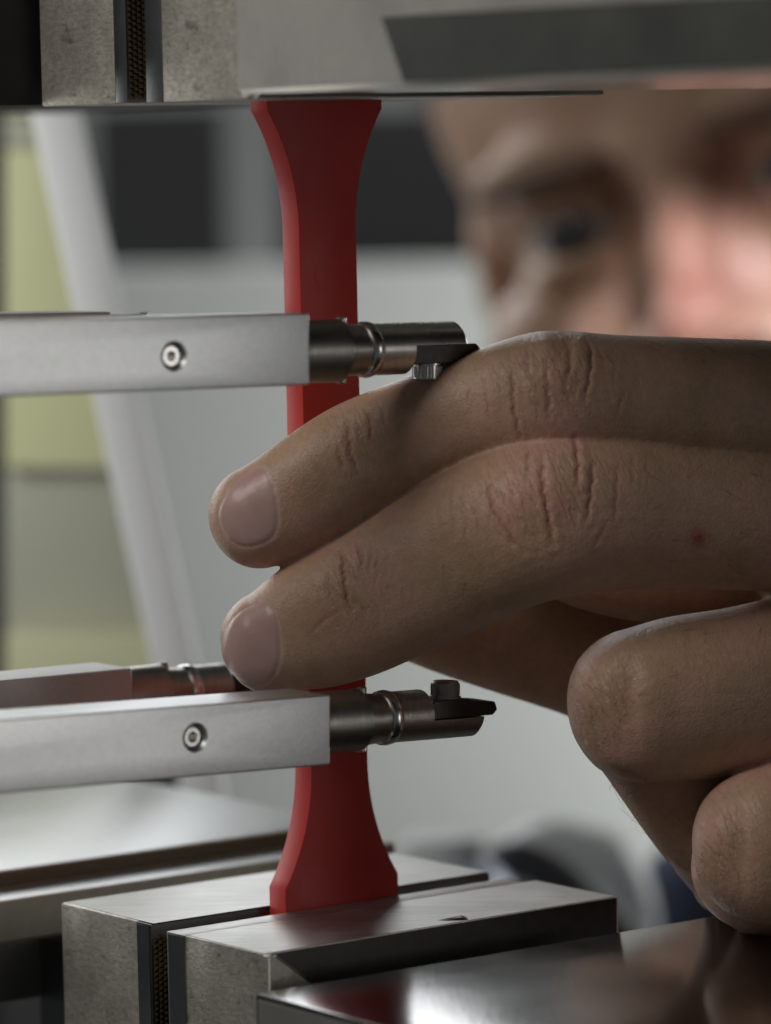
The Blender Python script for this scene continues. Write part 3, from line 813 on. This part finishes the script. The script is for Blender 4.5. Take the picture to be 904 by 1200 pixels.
# thumb behind
finger_part(hand, [(470, 702, 13, 66, 7.2), (520, 715, 14, 72, 8.2), (590, 735, 15, 76, 8.8), (680, 760, 17, 80, 9.5), (800, 790, 20, 96, 11.5), (1000, 800, 24, 130, 16)])
finger_part(hand, [(600, 655, 2, 18, 5.0), (680, 684, 4, 28, 6.0), (780, 694, 4, 40, 7.5), (904, 696, 3, 55, 9.0), (1020, 700, 3, 70, 10)])
# palm and wrist, right of the frame
for row in ([(990, 520, 2, 120, 12), (1200, 560, 8, 150, 14), (1500, 660, 16, 180, 18)],
            [(990, 640, -4, 125, 13), (1200, 660, 3, 150, 14), (1500, 700, 14, 180, 18)],
            [(1020, 780, -3, 125, 13), (1200, 770, 6, 150, 15), (1500, 740, 16, 180, 18)],
            [(1050, 930, -3, 120, 12), (1220, 880, 8, 150, 15), (1500, 780, 18, 170, 18)],
            [(1400, 680, 14, 220, 19), (1600, 720, 20, 200, 20), (1800, 760, 30, 210, 24)]):
    finger_part(hand, row, 36)
hco, hfa = remesh(hand, 0.34)
hco = smooth(hco, hfa, 10, 0.5, -0.45)
hco = smooth(hco, hfa, 3, 0.5)

# --- surface detail of the hand
CREASES = []   # (polyline px, depth mm, sigma px, colour)
def cr_(pts, d, s=1.7, c=0.6): CREASES.append((np.array(pts, float), d, s, c))
# index, end joint
cr_([(407, 490), (410, 533), (421, 556)], 0.36, 1.9, .8); cr_([(433, 480), (435, 521)], 0.28, 1.8, .7); cr_([(448, 477), (452, 503)], 0.20, 1.6, .5); cr_([(396, 526), (402, 552)], 0.20, 1.6, .5)
cr_([(420, 486), (422, 512)], 0.10, 1.4, .3); cr_([(385, 505), (389, 530)], 0.07, 1.4, .2); cr_([(462, 476), (467, 510)], 0.07, 1.4, .2)
# index, middle joint
cr_([(600, 428), (600.6, 442), (602, 479), (610, 514)], 0.30, 1.9, .8); cr_([(641, 424), (642, 457), (644, 490)], 0.26, 1.7, .8); cr_([(664, 402), (668, 410), (669, 426), (664, 446)], 0.30, 1.8, .8)
cr_([(686, 400), (692, 407), (693.5, 426), (689, 451), (685, 471)], 0.32, 1.9, .9); cr_([(568, 440), (571, 470), (574, 492)], 0.13, 1.6, .4); cr_([(732, 458), (723, 486)], 0.12, 1.6, .4)
cr_([(548, 444), (553, 486)], 0.09, 1.6, .3); cr_([(620, 405), (617, 420), (622, 445)], 0.18, 1.6, .5); cr_([(655, 440), (668, 470)], 0.10, 1.5, .3); cr_([(716, 410), (722, 432), (718, 452)], 0.10, 1.5, .3)
cr_([(612, 446), (640, 444)], 0.06, 1.4, .2); cr_([(745, 440), (752, 466)], 0.07, 1.5, .2); cr_([(586, 445), (588, 485)], 0.08, 1.5, .3)
# middle, middle joint
cr_([(573, 558), (573, 581), (580.5, 603), (596, 625), (615, 649)], 0.32, 1.9, .8); cr_([(619, 527), (618, 565)], 0.20, 1.6, .8); cr_([(636, 536), (636, 566), (641, 600), (649, 638)], 0.42, 2.1, 1.0)
cr_([(673, 511), (678, 541), (676, 570)], 0.38, 1.9, 1.0); cr_([(695, 546), (692, 584), (687, 610)], 0.32, 1.8, .9); cr_([(724, 546), (721, 610)], 0.14, 1.6, .5)
cr_([(528, 571), (526, 594), (534, 629)], 0.13, 1.6, .4); cr_([(542, 565), (540, 591), (549.5, 623)], 0.14, 1.6, .4); cr_([(554, 580), (558, 606), (565, 629)], 0.15, 1.6, .4)
cr_([(712, 611), (698, 638)], 0.12, 1.6, .4); cr_([(742, 531), (742, 570)], 0.10, 1.5, .3); cr_([(655, 600), (668, 585), (690, 590)], 0.06, 1.4, .2); cr_([(600, 560), (604, 590)], 0.08, 1.5, .3)
cr_([(758, 535), (761, 575)], 0.06, 1.5, .2); cr_([(512, 590), (516, 625)], 0.07, 1.5, .2)
# middle, end joint
cr_([(401, 642), (403, 677), (407, 705), (413, 719)], 0.38, 1.9, .8); cr_([(421, 636), (426, 672)], 0.26, 1.7, .6); cr_([(435, 642), (433, 678)], 0.14, 1.5, .4); cr_([(443, 645), (440, 695)], 0.13, 1.5, .4)
cr_([(385, 679), (386, 703)], 0.13, 1.5, .4); cr_([(363, 744), (378, 728), (397, 716)], 0.14, 1.6, .3); cr_([(415, 690), (422, 712), (436, 724)], 0.10, 1.5, .3); cr_([(372, 705), (390, 735)], 0.06, 1.5, .2)
cr_([(455, 640), (452, 680)], 0.07, 1.5, .2)
# ring, bent knuckle: long flat lines
cr_([(688, 775), (690, 815), (702, 850)], 0.08, 2.2, .2); cr_([(715, 765), (722, 800), (722, 830)], 0.05, 2.5, .3); cr_([(672, 790), (676, 825), (690, 852)], 0.06, 2.0, .2)
cr_([(700, 884), (735, 905), (770, 918)], 0.14, 2.2, .4); cr_([(705, 897), (720, 903)], 0.07, 1.6, .2)
cr_([(818, 950), (828, 985), (845, 1020)], 0.05, 2.2, .2); cr_([(850, 955), (862, 985)], 0.05, 2.0, .2)
BUMPS = [(640, 408, 17, 13, 0.75), (680, 412, 11, 15, 0.45), (655, 440, 12, 22, 0.25), (622, 462, 16, 34, 0.25),
         (655, 565, 16, 34, 0.35), (606, 590, 20, 34, 0.25), (684, 552, 9, 26, 0.25), (418, 660, 8, 26, 0.15), (421, 508, 8, 22, 0.12),
         (575, 470, 14, 25, 0.12), (708, 580, 10, 30, 0.2), (693, 812, 24, 42, 0.75), (738, 815, 13, 48, -0.45), (775, 800, 22, 40, 0.25), (832, 985, 20, 50, 0.8), (868, 990, 12, 55, -0.45), (725, 895, 30, 14, 0.3)]
NAILS = [(np.array([(253, 602), (266, 575), (285, 555), (307, 546), (318, 558), (325, 588), (327, 611), (321, 630), (302, 640), (282, 641), (263, 630)], float), -3),
         (np.array([(255, 765), (266, 731), (285, 712), (310, 704), (323, 718), (329.5, 749), (328, 776), (318.5, 797), (305, 804), (285, 801), (263, 784)], float), -3),
         (np.array([(775, 985), (788, 990), (812, 1022), (838, 1062), (834, 1070), (816, 1062), (798, 1035), (782, 1006)], float), 30)]
NAIL_FAR = [-99, -99, -7]
def seg_dist(p, poly, closed=False):
    d = np.full(len(p), 1e9)
    k = len(poly)
    for i in range(k if closed else k - 1):
        a, b_ = poly[i], poly[(i + 1) % k]; ab = b_ - a
        t = np.clip(((p - a) @ ab) / (ab @ ab), 0, 1)
        d = np.minimum(d, np.linalg.norm(p - a - t[:, None] * ab, axis=1))
    return d
def round_poly(poly, it=2):
    for _ in range(it):
        q = np.roll(poly, -1, 0); poly = np.stack([0.75 * poly + 0.25 * q, 0.25 * poly + 0.75 * q], 1).reshape(-1, 2)
    return poly
def inside(p, poly):
    c = np.zeros(len(p), bool); k = len(poly)
    for i in range(k):
        a, b_ = poly[i], poly[(i + 1) % k]
        cond = (a[1] > p[:, 1]) != (b_[1] > p[:, 1])
        with np.errstate(divide='ignore', invalid='ignore'):
            xi = (b_[0] - a[0]) * (p[:, 1] - a[1]) / (b_[1] - a[1]) + a[0]
        c ^= cond & (p[:, 0] < xi)
    return c
def chaikin(poly, it=2):
    for _ in range(it):
        a, b_ = poly[:-1], poly[1:]
        m_ = np.stack([0.75 * a + 0.25 * b_, 0.25 * a + 0.75 * b_], 1).reshape(-1, 2)
        poly = np.concatenate([poly[:1], m_, poly[-1:]])
    return poly
def hand_detail(co, faces):
    nr = normals(co, faces)
    pix = project(co)
    view = co - CAM; view /= np.linalg.norm(view, axis=1, keepdims=True)
    face = np.clip((-(nr * view).sum(1) - 0.02) / 0.25, 0, 1) * (co[:, 1] < 3.0)
    rim = np.clip((-(nr * view).sum(1) + 0.35) / 0.3, 0, 1) * (co[:, 1] < 3.0)
    disp = np.zeros(len(co)); det = np.zeros((len(co), 4))
    for bx, by, sx, sy, h in BUMPS:
        disp += rim * h * np.exp(-((pix[:, 0] - bx) / sx) ** 2 - ((pix[:, 1] - by) / sy) ** 2)
    wob = 1.5 * np.sin(pix[:, 1] * 0.33 + pix[:, 0] * 0.02) + 0.8 * np.sin(pix[:, 1] * 0.71 + 1.0)
    pw = pix.copy(); pw[:, 0] += wob * 0.6
    for poly, d, s, c in CREASES:
        poly = chaikin(poly) if len(poly) > 2 else poly
        lo, hi = poly.min(0) - 22, poly.max(0) + 22
        sel = np.where((pix[:, 0] > lo[0]) & (pix[:, 0] < hi[0]) & (pix[:, 1] > lo[1]) & (pix[:, 1] < hi[1]) & (face > 0))[0]
        dist = seg_dist(pw[sel], poly)
        # fade to the ends
        e = np.minimum(np.linalg.norm(pw[sel] - poly[0], axis=1), np.linalg.norm(pw[sel] - poly[-1], axis=1))
        L_ = np.linalg.norm(np.diff(poly, axis=0), axis=1).sum()
        fade = np.clip(0.25 + e / (0.3 * L_), 0, 1)
        g = np.exp(-(dist / s) ** 2) * fade
        disp[sel] += face[sel] * (-d * 1.0 * g + 0.22 * d * np.exp(-((dist - 3.2 * s) / (2.2 * s)) ** 2))
        det[sel, 0] = np.maximum(det[sel, 0], g * c * face[sel])
    for (poly, ymin), yfar in zip(NAILS, NAIL_FAR):
        poly = round_poly(poly)
        lo, hi = poly.min(0) - 25, poly.max(0) + 25
        sel = np.where((pix[:, 0] > lo[0]) & (pix[:, 0] < hi[0]) & (pix[:, 1] > lo[1]) & (pix[:, 1] < hi[1]) & (rim > 0) & (co[:, 1] < ymin) & (co[:, 1] > yfar))[0]
        d = seg_dist(pix[sel], poly, True); ins = inside(pix[sel], poly); sd = np.where(ins, d, -d)
        fc = np.clip(rim[sel] * 1.5, 0, 1)
        det[sel, 1] = np.maximum(det[sel, 1], fc / (1 + np.exp(-np.clip(sd / 2.2, -30, 30))))
        cx = poly[:, 0].max()
        root = np.clip((pix[sel, 0] - (cx - 40)) / 25, 0, 1)           # cuticle side
        disp[sel] += fc * (-0.11 * np.exp(-((sd - 0.3) / 1.3) ** 2) + 0.03 * np.exp(-((sd + 5) / 4.0) ** 2) * (0.5 + 0.8 * root) + 0.10 * (sd > 0) * np.clip(sd / 6, 0, 1))
        if yfar > -50:
            det[sel, 3] = np.maximum(det[sel, 3], 0.45 * fc / (1 + np.exp(-np.clip(sd / 1.5, -30, 30))))
            continue
        det[sel, 3] = np.maximum(det[sel, 3], 0.30 * fc * root * np.exp(-((sd + 1.6) / 1.5) ** 2))
        tipm = np.clip(((cx - 55) - pix[sel, 0]) / 12, 0, 1)
        det[sel, 3] = np.maximum(det[sel, 3], 0.32 * fc * tipm * np.exp(-((sd - 1.0) / 2.0) ** 2))
    # graze on the middle finger and redder knuckles
    for bx, by, rx, ry, a in ((818, 629, 10, 12, 1.0), (560, 560, 80, 60, 0.10), (330, 640, 50, 25, 0.25), (700, 430, 60, 30, 0.12), (815, 622, 4, 4, 0.5), (640, 585, 60, 45, 0.18), (655, 440, 50, 35, 0.14), (390, 740, 40, 40, 0.16), (360, 600, 40, 30, 0.14), (290, 655, 50, 14, 0.22), (282, 808, 40, 14, 0.2), (735, 810, 14, 40, 0.12)):
        det[:, 2] = np.maximum(det[:, 2], a * np.exp(-((pix[:, 0] - bx) / rx) ** 2 - ((pix[:, 1] - by) / ry) ** 2) * (co[:, 1] < 5))
    disp += 0.05 * np.exp(-((pix[:, 0] - 818) / 6) ** 2 - ((pix[:, 1] - 629) / 8) ** 2) * face
    wr = np.full(len(co), 0.18)
    for bx, by, rx, ry in ((425, 510, 48, 45), (640, 445, 75, 60), (415, 690, 48, 60), (635, 580, 95, 75), (700, 830, 45, 70), (850, 990, 45, 80)):
        wr = np.maximum(wr, np.exp(-((pix[:, 0] - bx) / rx) ** 2 - ((pix[:, 1] - by) / ry) ** 2))
    return co + nr * disp[:, None], det, wr * (1 - np.clip(det[:, 1], 0, 1))
hco, hdet, hwr = hand_detail(hco, hfa)

# --- head, neck, arm
EYE_R, EYE_L = PX(652, 272, 523), PX(922, 190, 507)
ex = EYE_L - EYE_R; ipd = np.linalg.norm(ex); ex /= ipd
HS = ipd / 64.0
fwd0 = np.array([-0.20, -1.0, 0.0])
ey = -(fwd0 - ex * (fwd0 @ ex)); ey /= np.linalg.norm(ey)      # away from the viewer
ez = np.cross(ex, ey); 
if ez[2] < 0: ez = -ez
HO = (EYE_R + EYE_L) / 2
def H(x, y, z): return HO + (ex * x + ey * y + ez * z) * HS
def ellipsoid(bm, c, r_, seg=32, rings=20):
    rows = []
    for i in range(rings + 1):
        a = math.pi * i / rings - math.pi / 2
        if i in (0, rings): rows.append([bm.verts.new(H(c[0], c[1], c[2] + r_[2] * math.sin(a)))])
        else: rows.append([bm.verts.new(H(c[0] + r_[0] * math.cos(a) * math.cos(6.283185 * k / seg), c[1] + r_[1] * math.cos(a) * math.sin(6.283185 * k / seg), c[2] + r_[2] * math.sin(a))) for k in range(seg)])
    for A, B in zip(rows[:-1], rows[1:]):
        for k in range(seg):
            k2 = (k + 1) % seg
            if len(A) == 1: bm.faces.new([A[0], B[k2], B[k]])
            elif len(B) == 1: bm.faces.new([A[k], A[k2], B[0]])
            else: bm.faces.new([A[k], A[k2], B[k2], B[k]])
head = bmesh.new()
for c, r_ in (((0, 92, 42), (74, 94, 86)), ((0, 66, -25), (60, 62, 85)), ((0, 40, -84), (40, 42, 34)), ((0, 44, 30), (56, 40, 48)),
              ((-28, 13, 18), (27, 14, 8)), ((28, 13, 18), (27, 14, 8)), ((0, 6, 14), (18, 12, 13)),
              ((-45, 32, -27), (21, 24, 17)), ((45, 32, -27), (21, 24, 17)),
              ((0, 1, 0), (9, 10, 15)), ((0, -8, -16), (10, 12, 16)), ((0, -16, -33), (12, 13, 13)), ((-13, -7, -38), (9, 12, 9)), ((13, -7, -38), (9, 12, 9)),
              ((0, 4, -66), (23, 12, 6)), ((0, 4, -75), (21, 11, 6)), ((0, 18, -98), (20, 16, 13)),
              ((-72, 95, -12), (6, 17, 30)), ((72, 95, -12), (6, 17, 30))):
    ellipsoid(head, c, r_)
# neck, shoulder, upper arm and forearm under the clothes
def limb(bm, pts, seg=24):
    P = [np.array(q[:3], float) for q in pts]; rr = [q[3] for q in pts]; rings = []
    for i in range(len(P)):
        T = P[min(i + 1, len(P) - 1)] - P[max(i - 1, 0)]; T /= np.linalg.norm(T)
        h = np.array([0.3, 0.2, 1.0]) if abs(T[2]) < 0.8 else np.array([1.0, 0.1, 0]); A = h - T * (h @ T); A /= np.linalg.norm(A); B = np.cross(T, A)
        rings.append([bm.verts.new(P[i] + (A * math.cos(6.28319 * k / seg) + B * math.sin(6.28319 * k / seg)) * rr[i]) for k in range(seg)])
    for a, b_ in zip(rings[:-1], rings[1:]):
        for k in range(seg): bm.faces.new([a[k], a[(k + 1) % seg], b_[(k + 1) % seg], b_[k]])
    bm.faces.new(rings[0][::-1]); bm.faces.new(rings[-1])
nk0, nk1 = H(4, 88, -60), H(30, 130, -190)
SH = nk1 + np.array([190.0, -10.0, -60.0])                 # his left shoulder
WR = PX(1720, 745, 28); EL = np.array([330.0, 300.0, -190.0])
limb(head, [(*nk0, 56), (*((nk0 + nk1) / 2), 56), (*nk1, 66)])
fco, ffa = remesh(head, 2.2)
fco = smooth(fco, ffa, 10, 0.5)
# eye sockets
loc = (fco - HO) @ np.stack([ex, ey, ez], 1) / HS
d = np.zeros(len(fco))
for s_ in (-1, 1):
    d += 17.0 * np.exp(-((loc[:, 0] - s_ * 31) / 18) ** 2 - ((loc[:, 2] + 1) / 13) ** 2) * (loc[:, 1] < 45)
    d += 4.0 * np.exp(-((loc[:, 0] - s_ * 15) / 7) ** 2 - ((loc[:, 2] - 2) / 10) ** 2) * (loc[:, 1] < 45)
fco = fco + ey * (d * HS)[:, None]
lids = bmesh.new()
for s_ in (-1, 1):
    ellipsoid(lids, (s_ * 31.5, 19.5, 8.0), (16, 12, 6.2)); ellipsoid(lids, (s_ * 31.5, 20.5, -10), (15, 11, 6.0))
idme = from_bm(lids); ico = np.array([v.co[:] for v in idme.vertices]); ifa = [tuple(p.vertices) for p in idme.polygons]; bpy.data.meshes.remove(idme)
limbs = bmesh.new()
limb(limbs, [(*PX(1560, 712, 18), 21), (*WR, 25), (*((WR * 2 + EL) / 3), 37), (*((WR + EL * 2) / 3), 43), (*EL, 41), (*((EL + SH) / 2), 47), (*SH, 55), (*((SH + nk1) / 2), 72), (*nk1, 74)])
lme = from_bm(limbs); lco = np.array([v.co[:] for v in lme.vertices]); lfa = [tuple(p.vertices) for p in lme.polygons]; bpy.data.meshes.remove(lme)

def pack(parts):
    """several (co, quads or polygon list) -> one mesh"""
    vs, fl, off = [], [], 0
    for co, fa in parts:
        vs.append(co)
        if isinstance(fa, np.ndarray): fl.append((fa + off, 4))
        else: fl.append(([tuple(i + off for i in f) for f in fa], 0))
        off += len(co)
    V = np.concatenate(vs)
    loops, starts, pos = [], [], 0
    for fa, k in fl:
        if k == 4:
            loops.append(fa.ravel()); starts.append(pos + 4 * np.arange(len(fa))); pos += fa.size
        else:
            for f in fa: loops.append(np.array(f)); starts.append(np.array([pos])); pos += len(f)
    loops = np.concatenate(loops).astype(np.int32); starts = np.concatenate(starts).astype(np.int32)
    me = bpy.data.meshes.new('body')
    me.vertices.add(len(V)); me.vertices.foreach_set('co', V.ravel())
    me.loops.add(len(loops)); me.loops.foreach_set('vertex_index', loops)
    me.polygons.add(len(starts)); me.polygons.foreach_set('loop_start', starts)
    me.update(calc_edges=True); me.validate()
    me.polygons.foreach_set('use_smooth', np.ones(len(me.polygons), bool))
    return me
bme = pack([(hco, hfa), (fco, ffa), (ico, ifa), (lco, lfa)])
fdet = np.zeros((len(fco), 4))
pink = 0.55 * np.exp(-((loc[:, 0]) / 17) ** 2 - ((loc[:, 2] + 25) / 30) ** 2) * (loc[:, 1] < 30)
fdet[:, 2] = pink
dets = np.concatenate([hdet, fdet, np.zeros((len(lco) + len(ico), 4))])
at = bme.attributes.new('detail', 'FLOAT_COLOR', 'POINT')
at.data.foreach_set('color', dets.astype(np.float32).ravel())
at = bme.attributes.new('wrinkle', 'FLOAT', 'POINT')
at.data.foreach_set('value', np.concatenate([hwr, np.zeros(len(bme.vertices) - len(hwr))]).astype(np.float32))
body = link('body', bme, M_skin, person)

# fine hairs on the back of the fingers
def finger_hair():
    rng = random.Random(5)
    from mathutils.bvhtree import BVHTree
    step = hfa
    sel = np.where((hco[hfa[:, 0], 1] < 2))[0]
    pixc = project(hco[hfa[sel, 0]])
    zones = [((700, 900), (725, 880), 40, (0.6, -0.35)), ((740, 900), (400, 425), 24, (-0.8, -0.5)), ((760, 900), (530, 670), 26, (0.8, 0.1)), ((470, 560), (590, 700), 8, (-0.6, 0.5)), ((690, 770), (905, 985), 14, (-0.4, 0.6))]
    nr = normals(hco, hfa)
    vs, fs = [], []
    for (xa, xb), (ya, yb), num, dr in zones:
        idx = sel[(pixc[:, 0] > xa) & (pixc[:, 0] < xb) & (pixc[:, 1] > ya) & (pixc[:, 1] < yb)]
        if len(idx) == 0: continue
        for _ in range(num):
            f = hfa[idx[rng.randrange(len(idx))], 0]; p0 = hco[f]; n0 = nr[f]
            if n0[1] > 0.25: continue
            a = rng.gauss(0, 0.5)
            dx, dz = dr[0] * math.cos(a) + dr[1] * math.sin(a), -(dr[1] * math.cos(a) - dr[0] * math.sin(a))
            t = np.array([dx, 0, dz]); t = t - n0 * (t @ n0); t /= max(np.linalg.norm(t), 1e-6)
            L_ = rng.uniform(2.0, 5.0); bend = rng.uniform(-0.5, 0.5); side = np.cross(n0, t)
            prev = None
            for k in range(6):
                s_ = k / 5
                q = p0 + t * L_ * s_ + n0 * (0.9 * math.sin(s_ * 2.2) * 0.5) + side * bend * L_ * s_ * s_
                r_ = 0.030 * (1 - 0.75 * s_)
                ring = [len(vs), len(vs) + 1, len(vs) + 2]
                for j in range(3):
                    vs.append(q + (side * math.cos(2.094 * j) + n0 * math.sin(2.094 * j)) * r_)
                if prev:
                    for j in range(3): fs.append((prev[j], prev[(j + 1) % 3], ring[(j + 1) % 3], ring[j]))
                prev = ring
    me = bpy.data.meshes.new('hair'); me.from_pydata([tuple(v) for v in vs], [], fs)
    o = link('finger_hair', me, M_hair, person); o['kind'] = 'stuff'
finger_hair()

# eyes, brows, hair
for s_ in (-1, 1):
    bm = bmesh.new(); ellipsoid(bm, (s_ * 32, 23.0, -1), (12, 12, 12), 32, 20)
    e = link('eye', from_bm(bm, 180), M_eyew, person)
    bm = bmesh.new(); ellipsoid(bm, (s_ * 32, 13.2, -1), (7.0, 3.4, 7.0), 24, 14)
    link('iris', from_bm(bm, 180), M_iris, e)
    bm = bmesh.new(); ellipsoid(bm, (s_ * 30, 3.2, 14), (22, 6, 4.2), 32, 16)
    link('eyebrow', from_bm(bm, 180), M_brow, person)
hb = bmesh.new()
ellipsoid(hb, (0, 100, 52), (78, 95, 84)); me = from_bm(hb, 180)
cut = bmesh.new(); hull_box(cut, [H(x, y, z) for z in (-80, 62) for x, y in ((-120, -60), (120, -60), (120, 40), (-120, 40))])
me = boolean(me, cut)
cut = bmesh.new(); hull_box(cut, [H(x, y, z) for z in (-90, 10) for x, y in ((-120, -60), (120, -60), (120, 80), (-120, 80))])
me = boolean(me, cut); me.materials.clear()
for p in me.polygons: p.use_smooth = True
link('hair', me, M_hair, person)

# navy top: sleeve, shoulders and chest
sh = bmesh.new()
limb(sh, [(*((WR * 3 + EL) / 4), 40), (*((WR + EL) / 2), 47), (*((WR + EL * 3) / 4), 52), (*EL, 54), (*((EL + SH) / 2), 60), (*SH, 70), (*((SH + nk1) / 2), 86), (*nk1, 84)])
ch = nk1 + np.array([40.0, 30.0, -150.0])
limb(sh, [(*(nk1 + np.array([0, 0, -12.0])), 74), (*((nk1 + ch) / 2), 120), (*ch, 160), (ch[0] + 20, ch[1], BENCH - 30, 165)])
cchest = PX(850, 1080, 470)
limb(sh, [(*PX(845, 985, 470), 20), (*PX(850, 1040, 470), 25), (*PX(900, 1150, 480), 40), (*PX(980, 1300, 500), 60)])
sco, sfa = remesh(sh, 4.0); sco = smooth(sco, sfa, 8, 0.5)
link('navy_top', pack([(sco, sfa)]), M_navy, person)

sc.render.engine = 'CYCLES'
